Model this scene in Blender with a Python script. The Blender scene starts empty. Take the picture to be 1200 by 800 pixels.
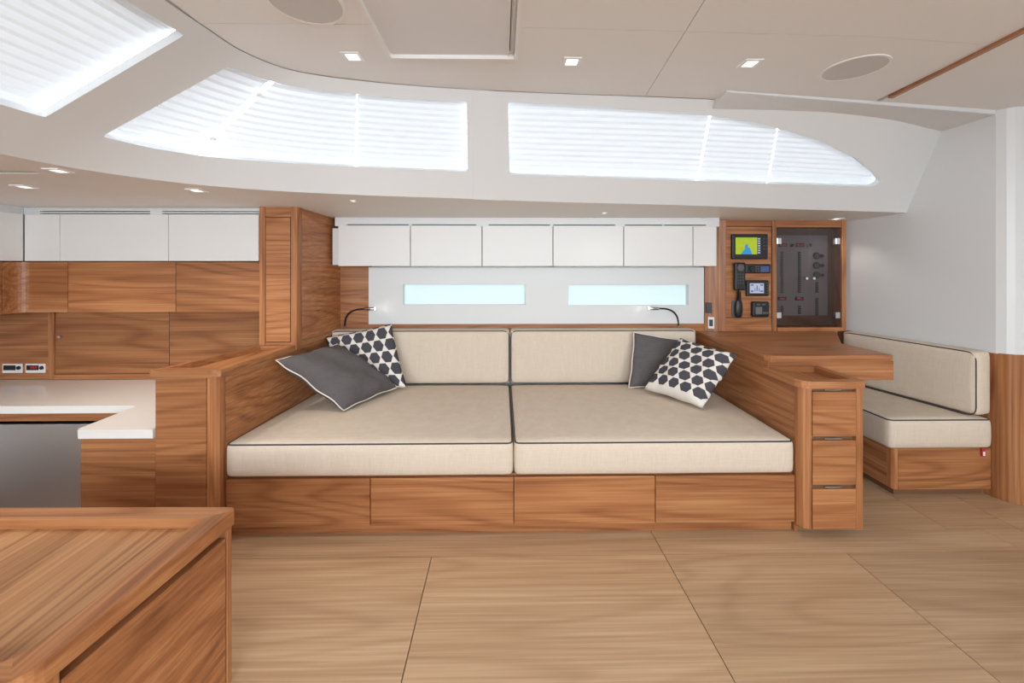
import bpy, bmesh, math, random
from mathutils import Vector, Matrix
from mathutils.geometry import delaunay_2d_cdt
random.seed(7)
SC = bpy.context.scene
COL = SC.collection

# ------------------------------------------------------------------ camera, sky, exposure
cd = bpy.data.cameras.new('camera'); cam = bpy.data.objects.new('camera', cd); COL.objects.link(cam)
cd.sensor_width = 36; cd.lens = 14.4; cd.shift_x = 0.0036; cd.shift_y = -0.0758; cd.clip_start = 0.02
cam.location = (0, 0, 1.36); cam.rotation_euler = (math.radians(90), 0, -math.atan(.015))
SC.camera = cam
SC.view_settings.view_transform = 'Standard'; SC.view_settings.look = 'None'
SC.view_settings.gamma = 1; SC.view_settings.use_curve_mapping = False
SC.view_settings.exposure = 0.95
SKY = 8.5
w = bpy.data.worlds.new('overcast_sky'); SC.world = w; w.use_nodes = True
nt = w.node_tree; nt.nodes.clear()
tc = nt.nodes.new('ShaderNodeTexCoord'); sx = nt.nodes.new('ShaderNodeSeparateXYZ'); rp = nt.nodes.new('ShaderNodeValToRGB')
bg = nt.nodes.new('ShaderNodeBackground'); wo = nt.nodes.new('ShaderNodeOutputWorld')
nt.links.new(tc.outputs['Generated'], sx.inputs[0])
mr = nt.nodes.new('ShaderNodeMapRange'); mr.inputs[1].default_value = -1; mr.inputs[2].default_value = 1
nt.links.new(sx.outputs['Z'], mr.inputs[0]); nt.links.new(mr.outputs[0], rp.inputs[0])
rp.color_ramp.elements[0].position = .40; rp.color_ramp.elements[0].color = (.36, .40, .44, 1)
rp.color_ramp.elements[1].position = .56; rp.color_ramp.elements[1].color = (.84, .93, 1, 1)
nt.links.new(rp.outputs[0], bg.inputs[0]); bg.inputs[1].default_value = SKY
nt.links.new(bg.outputs[0], wo.inputs[0])
try:
    SC.cycles.use_denoising = True; SC.cycles.max_bounces = 10; SC.cycles.diffuse_bounces = 7
    SC.cycles.sample_clamp_indirect = 6; SC.cycles.caustics_reflective = False; SC.cycles.caustics_refractive = False
except Exception: pass

# openings in the cabin side behind the camera let the daylight in (portals only guide sampling)
BACKY = -2.3
BACK_WIN = [(-2.6, -1.0), (-.75, .95), (1.2, 2.9)]
for a, b in BACK_WIN:
    ld = bpy.data.lights.new('window_back_offscreen', 'AREA'); ld.shape = 'RECTANGLE'; ld.size = b - a; ld.size_y = 1.0
    ld.cycles.is_portal = True
    lo = bpy.data.objects.new('window_back_offscreen', ld); COL.objects.link(lo)
    lo.location = ((a + b) / 2, BACKY - .01, 1.65); lo.rotation_euler = (math.radians(90), 0, 0)

# ------------------------------------------------------------------ materials
def srgb(r, g, b):
    f = lambda c: (c / 255 / 12.92) if c / 255 <= .04045 else ((c / 255 + .055) / 1.055) ** 2.4
    return (f(r), f(g), f(b), 1)
MATS = {}
def principled(name, col, rough=.5, metal=0, spec=.5, **kw):
    m = bpy.data.materials.new(name); m.use_nodes = True; MATS[name] = m
    b = m.node_tree.nodes['Principled BSDF']
    b.inputs['Base Color'].default_value = col; b.inputs['Roughness'].default_value = rough
    b.inputs['Metallic'].default_value = metal; b.inputs['Specular IOR Level'].default_value = spec
    for k, v in kw.items(): b.inputs[k.replace('_', ' ')].default_value = v
    return m
def nodes(m): return m.node_tree.nodes, m.node_tree.links, m.node_tree.nodes['Principled BSDF']
def mixrgb(N, L, fac, a, b, mode='MIX'):
    x = N.new('ShaderNodeMix'); x.data_type = 'RGBA'; x.blend_type = mode
    for sck, v in ((x.inputs[0], fac), (x.inputs[6], a), (x.inputs[7], b)):
        if hasattr(v, 'is_output'): L.new(v, sck)
        else: sck.default_value = v
    return x.outputs[2]
def mth(N, L, op, a, b=None, c=None):
    x = N.new('ShaderNodeMath'); x.operation = op
    for i, v in enumerate((a, b, c)):
        if v is None: continue
        if hasattr(v, 'is_output'): L.new(v, x.inputs[i])
        else: x.inputs[i].default_value = v
    return x.outputs[0]
def speckle(name, col, rough, amt=.03, scale=40, bump=0, spec=.5):
    m = principled(name, col, rough, spec=spec); N, L, B = nodes(m)
    t = N.new('ShaderNodeTexCoord'); n = N.new('ShaderNodeTexNoise'); n.inputs['Scale'].default_value = scale; n.inputs['Detail'].default_value = 3
    L.new(t.outputs['Object'], n.inputs['Vector'])
    d = tuple(c * (1 - amt) for c in col[:3]) + (1,); e = tuple(min(1, c * (1 + amt)) for c in col[:3]) + (1,)
    L.new(mixrgb(N, L, n.outputs[0], d, e), B.inputs['Base Color'])
    if bump:
        bp = N.new('ShaderNodeBump'); bp.inputs['Strength'].default_value = bump; bp.inputs['Distance'].default_value = .002
        L.new(n.outputs[0], bp.inputs['Height']); L.new(bp.outputs[0], B.inputs['Normal'])
    return m
def wood(name, light, mid, dark, axis='X', rough=.38, ring=1.0, rot=0, ramp=.14):
    m = principled(name, mid, rough, spec=.4); N, L, B = nodes(m)
    t = N.new('ShaderNodeTexCoord'); oi = N.new('ShaderNodeObjectInfo')
    sc_ = N.new('ShaderNodeVectorMath'); sc_.operation = 'SCALE'; sc_.inputs[0].default_value = (7.3, 13.1, 17.7); L.new(oi.outputs['Random'], sc_.inputs['Scale'])
    ad = N.new('ShaderNodeVectorMath'); ad.operation = 'ADD'; L.new(t.outputs['Object'], ad.inputs[0]); L.new(sc_.outputs[0], ad.inputs[1])
    src = ad.outputs[0]
    if rot:
        r_ = N.new('ShaderNodeMapping'); r_.inputs['Rotation'].default_value = (0, 0, rot); L.new(src, r_.inputs[0]); src = r_.outputs[0]
    def mapped(al, ac):
        mp = N.new('ShaderNodeMapping'); i = 'XYZ'.index(axis); s = [ac] * 3; s[i] = al
        mp.inputs['Scale'].default_value = s; L.new(src, mp.inputs[0]); return mp.outputs[0]
    def noise(v, det, dist=0, rg=.5):
        n = N.new('ShaderNodeTexNoise'); n.inputs['Scale'].default_value = 1; n.inputs['Detail'].default_value = det
        n.inputs['Distortion'].default_value = dist; n.inputs['Roughness'].default_value = rg; L.new(v, n.inputs['Vector']); return n.outputs[0]
    n1 = noise(mapped(.30, 3.0), 1.5, .08)
    rings = mth(N, L, 'MULTIPLY_ADD', mth(N, L, 'SINE', mth(N, L, 'MULTIPLY', n1, 110 * ring)), .5, .5)
    rings = mth(N, L, 'POWER', rings, 3.5)
    fine = noise(mapped(1.6, 95), 3, 0, .6)
    broad = noise(mapped(.45, 9.0), 4, .1)
    f = mth(N, L, 'MULTIPLY_ADD', rings, ramp, mth(N, L, 'MULTIPLY_ADD', fine, .62, mth(N, L, 'MULTIPLY_ADD', broad, .40, .03)))
    r = N.new('ShaderNodeValToRGB'); r.color_ramp.elements[0].position = .36; r.color_ramp.elements[0].color = light
    r.color_ramp.elements[1].position = .86; r.color_ramp.elements[1].color = dark
    e = r.color_ramp.elements.new(.56); e.color = mid; L.new(f, r.inputs[0])
    hv = N.new('ShaderNodeHueSaturation'); L.new(r.outputs[0], hv.inputs['Color'])
    L.new(mth(N, L, 'MULTIPLY_ADD', oi.outputs['Random'], .20, .90), hv.inputs['Value'])
    L.new(hv.outputs[0], B.inputs['Base Color'])
    bp = N.new('ShaderNodeBump'); bp.inputs['Strength'].default_value = .08; bp.inputs['Distance'].default_value = .001
    L.new(fine, bp.inputs['Height']); L.new(bp.outputs[0], B.inputs['Normal'])
    return m
TL, TM, TD = srgb(188, 136, 91), srgb(163, 107, 67), srgb(114, 67, 38)
for ax in 'XYZ': wood('teak_' + ax, TL, TM, TD, ax)
wood('teak_table', srgb(205, 160, 112), srgb(184, 132, 88), srgb(130, 82, 48), 'Y', .35, ramp=.16)
wood('teak_floor', srgb(200, 170, 138), srgb(182, 149, 116), srgb(150, 116, 86), 'X', .33, .8, ramp=.085)
principled('carcass_ply', srgb(112, 78, 52), .7)
speckle('white_paint', srgb(216, 217, 217), .4, .01, 6)
speckle('ceiling_white', srgb(233, 233, 232), .6, .012, 5)
speckle('lacquer_white', srgb(224, 223, 221), .38, .008, 8)
speckle('worktop_white', srgb(232, 230, 226), .18, .015, 60)
speckle('black_plastic', srgb(26, 26, 28), .4, .1, 80)
speckle('grey_plastic', srgb(88, 88, 90), .45, .05, 60)
speckle('trim_white', srgb(235, 234, 232), .3, .01, 20)
speckle('hatch_grey', srgb(226, 227, 230), .6, .02, 8)
speckle('speaker_grille', srgb(205, 203, 202), .7, .06, 400)
speckle('navy_piping', srgb(66, 62, 66), .8, .1, 300)
speckle('cream_piping', srgb(226, 218, 206), .8, .04, 300)
speckle('red_plastic', srgb(190, 30, 50), .5, .05, 60)
speckle('panel_grey', srgb(150, 148, 150), .5, .02, 30)
principled('chrome', srgb(215, 215, 215), .18, 1)
def brushed():
    m = principled('brushed_steel', srgb(205, 205, 206), .4, 1); N, L, B = nodes(m)
    t = N.new('ShaderNodeTexCoord'); mp = N.new('ShaderNodeMapping'); mp.inputs['Scale'].default_value = (260, 260, 2); n = N.new('ShaderNodeTexNoise')
    L.new(t.outputs['Object'], mp.inputs[0]); L.new(mp.outputs[0], n.inputs[0]); n.inputs['Scale'].default_value = 1
    L.new(mth(N, L, 'MULTIPLY_ADD', n.outputs[0], .2, .30), B.inputs['Roughness'])
brushed()
def linen(name, a, b, bump=.25):
    m = principled(name, a, .95, spec=.15); N, L, B = nodes(m); t = N.new('ShaderNodeTexCoord')
    outs = []
    for s in ((420, 420, 14), (14, 14, 420), (60, 60, 60), (34, 34, 3)):
        mp = N.new('ShaderNodeMapping'); mp.inputs['Scale'].default_value = s; n = N.new('ShaderNodeTexNoise'); n.inputs['Scale'].default_value = 1; n.inputs['Detail'].default_value = 2
        L.new(t.outputs['Object'], mp.inputs[0]); L.new(mp.outputs[0], n.inputs[0]); outs.append(n.outputs[0])
    f = mth(N, L, 'MULTIPLY_ADD', outs[0], .42, mth(N, L, 'MULTIPLY_ADD', outs[1], .3, mth(N, L, 'MULTIPLY_ADD', outs[3], .12, .09)))
    r = N.new('ShaderNodeValToRGB'); r.color_ramp.elements[0].position = .32; r.color_ramp.elements[1].position = .68
    r.color_ramp.elements[0].color = b; r.color_ramp.elements[1].color = a; L.new(f, r.inputs[0]); L.new(r.outputs[0], B.inputs['Base Color'])
    bp = N.new('ShaderNodeBump'); bp.inputs['Strength'].default_value = bump; bp.inputs['Distance'].default_value = .0015
    L.new(f, bp.inputs['Height']); L.new(bp.outputs[0], B.inputs['Normal'])
    return m
linen('linen_beige', srgb(218, 204, 187), srgb(199, 183, 165))
linen('linen_grey', srgb(106, 101, 101), srgb(82, 78, 80))
def hexcloth():                                   # printed cotton: dark hexagons touching at their points on off-white
    m = principled('hexagon_print', (.8, .8, .8, 1), .95, spec=.15); N, L, B = nodes(m); t = N.new('ShaderNodeUVMap')
    sp = N.new('ShaderNodeSeparateXYZ'); L.new(t.outputs[0], sp.inputs[0])
    sp_ = .082; R3 = math.sqrt(3)
    X = mth(N, L, 'DIVIDE', sp.outputs[0], sp_); Y = mth(N, L, 'DIVIDE', sp.outputs[1], sp_ )
    def cell(ox, oy):
        a = mth(N, L, 'SUBTRACT', mth(N, L, 'FLOORED_MODULO', mth(N, L, 'ADD', X, ox), 1.0), .5)
        b = mth(N, L, 'SUBTRACT', mth(N, L, 'FLOORED_MODULO', mth(N, L, 'ADD', Y, oy), R3), R3 / 2)
        a = mth(N, L, 'ABSOLUTE', a); b = mth(N, L, 'ABSOLUTE', b)
        # hexagon with points along X: max(b, a*sin60 + b*.5)
        return mth(N, L, 'MAXIMUM', b, mth(N, L, 'ADD', mth(N, L, 'MULTIPLY', a, R3 / 2), mth(N, L, 'MULTIPLY', b, .5)))
    d = mth(N, L, 'MINIMUM', cell(0, 0), cell(.5, R3 / 2))
    k = mth(N, L, 'LESS_THAN', d, .405)
    k = mth(N, L, 'MULTIPLY', k, mth(N, L, 'GREATER_THAN', sp.outputs[1], -.1775))
    L.new(mixrgb(N, L, k, srgb(226, 220, 212), srgb(76, 75, 80)), B.inputs['Base Color'])
    n = N.new('ShaderNodeTexNoise'); n.inputs['Scale'].default_value = 500; bp = N.new('ShaderNodeBump'); bp.inputs['Strength'].default_value = .2; bp.inputs['Distance'].default_value = .001
    L.new(n.outputs[0], bp.inputs['Height']); L.new(bp.outputs[0], B.inputs['Normal'])
hexcloth()
def translucent(name, col, tint, share):
    m = bpy.data.materials.new(name); m.use_nodes = True; MATS[name] = m; N = m.node_tree.nodes; L = m.node_tree.links; N.clear()
    o = N.new('ShaderNodeOutputMaterial'); a = N.new('ShaderNodeBsdfDiffuse'); b = N.new('ShaderNodeBsdfTranslucent'); mx = N.new('ShaderNodeMixShader')
    t = N.new('ShaderNodeTexCoord'); n = N.new('ShaderNodeTexNoise'); n.inputs['Scale'].default_value = 3; L.new(t.outputs['Object'], n.inputs[0])
    L.new(mixrgb(N, L, n.outputs[0], tuple(c * .97 for c in tint[:3]) + (1,), tint), b.inputs[0])
    a.inputs[0].default_value = col; mx.inputs[0].default_value = share
    L.new(a.outputs[0], mx.inputs[1]); L.new(b.outputs[0], mx.inputs[2]); L.new(mx.outputs[0], o.inputs[0])
translucent('blind_cloth', srgb(205, 208, 214), (.66, .66, .66, 1), .047)
translucent('frosted_glass', srgb(225, 240, 240), (.90, .94, .94, 1), .12)
def glass(name, tint, refl):
    m = bpy.data.materials.new(name); m.use_nodes = True; MATS[name] = m; N = m.node_tree.nodes; L = m.node_tree.links; N.clear()
    o = N.new('ShaderNodeOutputMaterial'); a = N.new('ShaderNodeBsdfTransparent'); b = N.new('ShaderNodeBsdfGlossy'); mx = N.new('ShaderNodeMixShader')
    a.inputs[0].default_value = tint; b.inputs['Roughness'].default_value = .03; mx.inputs[0].default_value = refl
    L.new(a.outputs[0], mx.inputs[1]); L.new(b.outputs[0], mx.inputs[2]); L.new(mx.outputs[0], o.inputs[0])
glass('smoked_glass', (.72, .69, .69, 1), .035)
def emit(name, col, s):
    m = bpy.data.materials.new(name); m.use_nodes = True; MATS[name] = m; N = m.node_tree.nodes; L = m.node_tree.links; N.clear()
    o = N.new('ShaderNodeOutputMaterial'); e = N.new('ShaderNodeEmission'); e.inputs[0].default_value = col; e.inputs[1].default_value = s; L.new(e.outputs[0], o.inputs[0])
emit('lamp_warm', (1, .95, .88, 1), 1.1); emit('lamp_white', (1, .98, .95, 1), 3)
emit('led_red', srgb(255, 60, 80), .35); emit('screen_blue', srgb(110, 130, 175), .25); emit('screen_white', srgb(200, 208, 235), .42)
speckle('screen_grey', srgb(104, 106, 108), .3, .02, 40); emit('screen_ink', srgb(60, 70, 120), .25); emit('screen_text', srgb(210, 215, 235), .35)
def mapscreen():
    m = bpy.data.materials.new('chart_screen'); m.use_nodes = True; MATS['chart_screen'] = m; N = m.node_tree.nodes; L = m.node_tree.links; N.clear()
    o = N.new('ShaderNodeOutputMaterial'); e = N.new('ShaderNodeEmission'); t = N.new('ShaderNodeTexCoord'); sp = N.new('ShaderNodeSeparateXYZ'); L.new(t.outputs['Generated'], sp.inputs[0])
    n = N.new('ShaderNodeTexNoise'); n.inputs['Scale'].default_value = 5; n.inputs['Detail'].default_value = 4; L.new(t.outputs['Generated'], n.inputs[0])
    land = mixrgb(N, L, n.outputs[0], srgb(150, 200, 60), srgb(225, 225, 70))
    # the bay: a blue wedge opening downwards
    dx = mth(N, L, 'ABSOLUTE', mth(N, L, 'SUBTRACT', sp.outputs[0], .52))
    wd = mth(N, L, 'MULTIPLY', mth(N, L, 'SUBTRACT', .62, sp.outputs[2]), .42)
    wd = mth(N, L, 'ADD', wd, mth(N, L, 'MULTIPLY_ADD', n.outputs[0], .3, -.15))
    k = mth(N, L, 'LESS_THAN', dx, wd)
    L.new(mixrgb(N, L, k, land, srgb(80, 165, 225)), e.inputs[0]); e.inputs[1].default_value = .42; L.new(e.outputs[0], o.inputs[0])
mapscreen()

# ------------------------------------------------------------------ mesh helpers
class MB:
    def __init__(s): s.bm = bmesh.new(); s.uv = None
    def _bevel(s, vs, r, seg=2):
        if r > 0:
            es = list({e for v in vs for e in v.link_edges})
            bmesh.ops.bevel(s.bm, geom=es, offset=r, segments=seg, affect='EDGES', profile=.5, clamp_overlap=True)
    def box(s, x0, x1, y0, y1, z0, z1, bev=.002, seg=2, M=None):
        r = bmesh.ops.create_cube(s.bm, size=1); vs = r['verts']
        for v in vs: v.co = Vector((x0 + (v.co.x + .5) * (x1 - x0), y0 + (v.co.y + .5) * (y1 - y0), z0 + (v.co.z + .5) * (z1 - z0)))
        if M is not None:
            for v in vs: v.co = M @ v.co
        s._bevel(vs, min(bev, .45 * min(abs(x1 - x0), abs(y1 - y0), abs(z1 - z0))), seg); return s
    def prism(s, poly, z0, z1, bev=.002, seg=2, zf=None):
        """vertical prism over a plan polygon; zf(x,y) may tilt the top"""
        a = [s.bm.verts.new((x, y, z0)) for x, y in poly]; b = [s.bm.verts.new((x, y, zf(x, y) if zf else z1)) for x, y in poly]
        n = len(poly); s.bm.faces.new(a[::-1]); s.bm.faces.new(b)
        for i in range(n): s.bm.faces.new((a[i], a[(i + 1) % n], b[(i + 1) % n], b[i]))
        s._bevel(a + b, bev, seg); return s
    def tube(s, pts, r, n=8, closed=False, caps=True):
        P = [Vector(p) for p in pts]; m = len(P); rings = []; up = None
        for i in range(m):
            if closed: t = (P[(i + 1) % m] - P[i - 1]).normalized()
            else: t = (P[min(i + 1, m - 1)] - P[max(i - 1, 0)]).normalized()
            if up is None:
                up = Vector((0, 0, 1)) if abs(t.z) < .9 else Vector((1, 0, 0))
            a = (up - t * up.dot(t))
            if a.length < 1e-5: a = t.orthogonal()
            a.normalize(); up = a; b = t.cross(a); rr = r[i] if isinstance(r, (list, tuple)) else r
            rings.append([s.bm.verts.new(P[i] + (a * math.cos(2 * math.pi * k / n) + b * math.sin(2 * math.pi * k / n)) * rr) for k in range(n)])
        for i in range(m if closed else m - 1):
            A, B = rings[i], rings[(i + 1) % m]
            off = 0
            if closed and i == m - 1:
                off = min(range(n), key=lambda o: (B[o].co - A[0].co).length)
            for k in range(n):
                f = s.bm.faces.new((A[k], A[(k + 1) % n], B[(k + 1 + off) % n], B[(k + off) % n])); f.smooth = True
        if not closed and caps: s.bm.faces.new(rings[0][::-1]); s.bm.faces.new(rings[-1])
        return s
    def cyl(s, c, axis, r, h, n=24, bev=.0, r2=None):
        """cylinder starting at c running h along axis"""
        ax = Vector(axis).normalized(); a = ax.orthogonal().normalized(); b = ax.cross(a); c = Vector(c); r2 = r if r2 is None else r2
        A = [s.bm.verts.new(c + (a * math.cos(2 * math.pi * k / n) + b * math.sin(2 * math.pi * k / n)) * r) for k in range(n)]
        B = [s.bm.verts.new(c + ax * h + (a * math.cos(2 * math.pi * k / n) + b * math.sin(2 * math.pi * k / n)) * r2) for k in range(n)]
        s.bm.faces.new(A[::-1]); s.bm.faces.new(B)
        for k in range(n): s.bm.faces.new((A[k], A[(k + 1) % n], B[(k + 1) % n], B[k])).smooth = True
        if bev:
            es = [e for f in (set(A[0].link_faces) | set(B[0].link_faces)) if len(f.verts) == n for e in f.edges]
            bmesh.ops.bevel(s.bm, geom=es, offset=bev, segments=2, affect='EDGES', profile=.5)
        return s
    def mesh(s, name, smooth=None):
        bmesh.ops.recalc_face_normals(s.bm, faces=s.bm.faces[:])
        if smooth is not None:
            for f in s.bm.faces: f.smooth = smooth
        me = bpy.data.meshes.new(name); s.bm.to_mesh(me); s.bm.free(); return me
def tag(o, label=None, cat=None, group=None, kind=None):
    if label: o['label'] = label
    if cat: o['category'] = cat
    if group: o['group'] = group
    if kind: o['kind'] = kind
    return o
def thing(name, label, cat, loc, group=None):
    o = bpy.data.objects.new(name, None); o.empty_display_size = .05; COL.objects.link(o); o.location = loc
    return tag(o, label, cat, group)
def wloc(p):
    v = Vector((0, 0, 0))
    while p is not None: v += p.location; p = p.parent
    return v
def obj(name, mb, mat, parent=None, label=None, smooth=None):
    me = mb.mesh(name, smooth) if isinstance(mb, MB) else mb
    o = bpy.data.objects.new(name, me); COL.objects.link(o)
    if not me.materials: me.materials.append(MATS[mat])
    if parent is not None:
        o.parent = parent; o.location = -wloc(parent)
    if label: o['label'] = label
    return o
def struct(name, mb, mat, parent=None):
    o = obj(name, mb, mat, parent)
    if parent is None: o['kind'] = 'structure'
    return o
def one(name, mb, mat, label, cat, group=None, smooth=None): return tag(obj(name, mb, mat, smooth=smooth), label, cat, group)
def bx(*a, **k): return MB().box(*a, **k)
def plate(name, outer, holes, fmap, thick, grid=None, smooth=False):
    """sheet with holes: CDT in (u,v), mapped by fmap(u,v,d); d=0 visible face, d=thick rear face, with rims"""
    pts = []; edges = []
    for loop in [outer] + holes:
        k = len(pts); pts += [Vector(p) for p in loop]; edges += [(k + i, k + (i + 1) % len(loop)) for i in range(len(loop))]
    def inside(p, loop):
        r = False; n = len(loop)
        for i in range(n):
            x1, y1 = loop[i]; x2, y2 = loop[(i + 1) % n]
            if (y1 > p[1]) != (y2 > p[1]) and p[0] < (x2 - x1) * (p[1] - y1) / (y2 - y1) + x1: r = not r
        return r
    if grid:
        us = [p[0] for p in outer]; vs = [p[1] for p in outer]
        for i in range(1, grid[0]):
            for j in range(1, grid[1]):
                p = (min(us) + (max(us) - min(us)) * (i + .0) / grid[0], min(vs) + (max(vs) - min(vs)) * j / grid[1])
                if inside(p, outer) and not any(inside(p, h) for h in holes): pts.append(Vector(p))
    V, _, Fc, *_r = delaunay_2d_cdt(pts, edges, [], 0, 1e-5)
    keep = []
    for f in Fc:
        c = sum((V[i] for i in f), Vector((0, 0))) / len(f)
        if inside(c, outer) and not any(inside(c, h) for h in holes): keep.append(list(f))
    bm = bmesh.new(); a = [bm.verts.new(fmap(p.x, p.y, 0)) for p in V]; b = [bm.verts.new(fmap(p.x, p.y, thick)) for p in V]
    cnt = {}
    for f in keep:
        bm.faces.new([a[i] for i in f]).smooth = smooth; bm.faces.new([b[i] for i in f[::-1]]).smooth = smooth
        for i in range(len(f)):
            e = (f[i], f[(i + 1) % len(f)]); cnt[e] = cnt.get(e, 0) + 1
    for (i, j) in cnt:
        if (j, i) not in cnt:
            q = [bm.verts.new(x.co) for x in (a[i], a[j], b[j], b[i])]; bm.faces.new(q[::-1])
    for v in [v for v in bm.verts if not v.link_faces]: bm.verts.remove(v)
    me = bpy.data.meshes.new(name); bm.to_mesh(me); bm.free(); return me
def flat(axis, pos, sign):
    if axis == 'Y': return lambda u, v, d: (u, pos + sign * d, v)
    if axis == 'X': return lambda u, v, d: (pos + sign * d, u, v)
    return lambda u, v, d: (u, v, pos + sign * d)
def rect(a, b, c, d): return [(a, c), (b, c), (b, d), (a, d)]
def rrect(a, b, c, d, r, n=5):
    out = []
    for cx, cy, t in ((a + r, c + r, 180), (b - r, c + r, 270), (b - r, d - r, 0), (a + r, d - r, 90)):
        for k in range(n + 1):
            q = math.radians(t + 90 * k / n); out.append((cx + r * math.cos(q), cy + r * math.sin(q)))
    return out
def cushion(x0, x1, y0, y1, z0, z1, r=.03, crown=.012, axis='Z', nx=24, ny=16, nz=6, M=None):
    """soft box: rounded edges, crowned on the +axis side (Z: up, Y: towards -Y, X: towards -X)"""
    bm = bmesh.new(); h = Vector(((x1 - x0) / 2, (y1 - y0) / 2, (z1 - z0) / 2)); c = Vector(((x0 + x1) / 2, (y0 + y1) / 2, (z0 + z1) / 2))
    N = (nx, ny, nz); vd = {}
    def lv(i, n, hh):      # grid lines packed towards the edges
        t = -1 + 2 * i / n; return hh * math.copysign(1 - (1 - abs(t)) ** 1.5, t)
    def vert(i, j, k):
        if (i, j, k) in vd: return vd[i, j, k]
        p = Vector((lv(i, N[0], h.x), lv(j, N[1], h.y), lv(k, N[2], h.z)))
        q = Vector([max(-(h[a] - r), min(h[a] - r, p[a])) for a in range(3)]); d = p - q
        if d.length > 1e-9: p = q + d.normalized() * r
        u = [abs(p[a]) / h[a] for a in range(3)]
        sh = lambda a, b: (1 - u[a] ** 4) * (1 - u[b] ** 4)
        if axis == 'Z' and p.z > 0: p.z += crown * sh(0, 1) * (p.z / h.z)
        if axis == 'Y' and p.y < 0: p.y -= crown * sh(0, 2) * (-p.y / h.y)
        if axis == 'X' and p.x < 0: p.x -= crown * sh(1, 2) * (-p.x / h.x)
        # slack bulge of the borders
        if axis == 'Z':
            p.y += math.copysign(.006 * (1 - u[2] ** 2) * (1 - u[0] ** 8), p.y) * (u[1] > .8)
        p = p + c
        if M is not None: p = M @ p
        vd[i, j, k] = bm.verts.new(p); return vd[i, j, k]
    def quad(*q): bm.faces.new([vert(*t) for t in q]).smooth = True
    for i in range(nx):
        for j in range(ny):
            quad((i, j, 0), (i, j + 1, 0), (i + 1, j + 1, 0), (i + 1, j, 0)); quad((i, j, nz), (i + 1, j, nz), (i + 1, j + 1, nz), (i, j + 1, nz))
        for k in range(nz):
            quad((i, 0, k), (i + 1, 0, k), (i + 1, 0, k + 1), (i, 0, k + 1)); quad((i, ny, k), (i, ny, k + 1), (i + 1, ny, k + 1), (i + 1, ny, k))
    for j in range(ny):
        for k in range(nz):
            quad((0, j, k), (0, j, k + 1), (0, j + 1, k + 1), (0, j + 1, k)); quad((nx, j, k), (nx, j + 1, k), (nx, j + 1, k + 1), (nx, j, k + 1))
    me = bpy.data.meshes.new('cushion'); bm.to_mesh(me); bm.free(); return me
def rpath3(pts3, r=.03, n=5):
    """closed loop with rounded corners in 3D"""
    out = []; m = len(pts3)
    for i in range(m):
        p0, p, p1 = Vector(pts3[i - 1]), Vector(pts3[i]), Vector(pts3[(i + 1) % m])
        a = p + (p0 - p).normalized() * r; b = p + (p1 - p).normalized() * r
        for k in range(n + 1):
            t = k / n; out.append(a * (1 - t) ** 2 + p * 2 * t * (1 - t) + b * t * t)
    res = []
    for i in range(len(out)):
        a, b = out[i], out[(i + 1) % len(out)]; k = max(1, int((b - a).length / .08))
        res += [a.lerp(b, t / k) for t in range(k)]
    return res

# ------------------------------------------------------------------ the shell of the cabin
CZ = 2.25                                            # headlining height
def soff(x, y): return 1.695 + .05 * (3.1 - y)       # underside of the side deck, cambered up towards the middle
LOW = [(-2.05, -2.4), (-2.05, .3), (-1.89, 1.532), (-1.827, 1.703), (-1.582, 1.979), (-1.271, 2.134), (-.813, 2.25), (-.174, 2.354), (.007, 2.388), (1.224, 2.543), (1.73, 2.624), (2.543, 2.74), (2.762, 2.771), (3.262, 2.871)]
UPP = [(-1.17, -2.4), (-1.17, .3), (-1.123, 1.543), (-1.086, 1.746), (-.974, 1.897), (-.862, 1.951), (-.706, 1.998), (-.155, 2.097), (.007, 2.115), (1.175, 2.208), (1.6, 2.26), (2.3, 2.39), (2.86, 2.58), (3.36, 2.73)]
LOW3 = [Vector((x, y, soff(x, y))) for x, y in LOW]; UPP3 = [Vector((x, y, CZ)) for x, y in UPP]
def catmull(P, u):
    n = len(P); u = min(max(u, 0), n - 1 - 1e-6); i = int(u); t = u - i
    p1, p2 = P[i], P[i + 1]; h = (p2 - p1).length
    def tang(k):
        if k == 0: return (P[1] - P[0]) / (P[1] - P[0]).length
        if k == n - 1: return (P[-1] - P[-2]) / (P[-1] - P[-2]).length
        a, b = P[k] - P[k - 1], P[k + 1] - P[k]; ha, hb = a.length, b.length
        return (a / ha * hb + b / hb * ha) / (ha + hb)
    m1, m2 = tang(i) * h, tang(i + 1) * h; t2, t3 = t * t, t * t * t
    return p1 * (2 * t3 - 3 * t2 + 1) + m1 * (t3 - 2 * t2 + t) + p2 * (3 * t2 - 2 * t3) + m2 * (t3 - t2)
def coam(u, v): return catmull(LOW3, u).lerp(catmull(UPP3, u), v)
def coam_n(u, v):
    du = coam(u + .05, v) - coam(u - .05, v); dv = coam(u, v + .05) - coam(u, v - .05); n = dv.cross(du).normalized()
    return n if n.y > 0 or n.x < 0 else -n           # points outboard
_cn = {}
def cmap(u, v, d):
    if abs(d) < 1e-9: return coam(u, v)
    return coam(u, v) + coam_n(u, v) * d
def round_uv(poly, r):
    out = []; n = len(poly)
    for i in range(n):
        p0, p, p1 = [Vector(poly[(i + k) % n]) for k in (-1, 0, 1)]
        P0, P, P1 = coam(*p0), coam(*p), coam(*p1); l0, l1 = (P0 - P).length, (P1 - P).length
        ang = (P0 - P).angle(P1 - P)
        if ang > 2.6: out.append(tuple(p)); continue
        a = p + (p0 - p) * min(.45, r / l0); b = p + (p1 - p) * min(.45, r / l1)
        for k in range(6):
            t = k / 5; out.append(tuple(a * (1 - t) ** 2 + p * 2 * t * (1 - t) + b * t * t))
    return out
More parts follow.
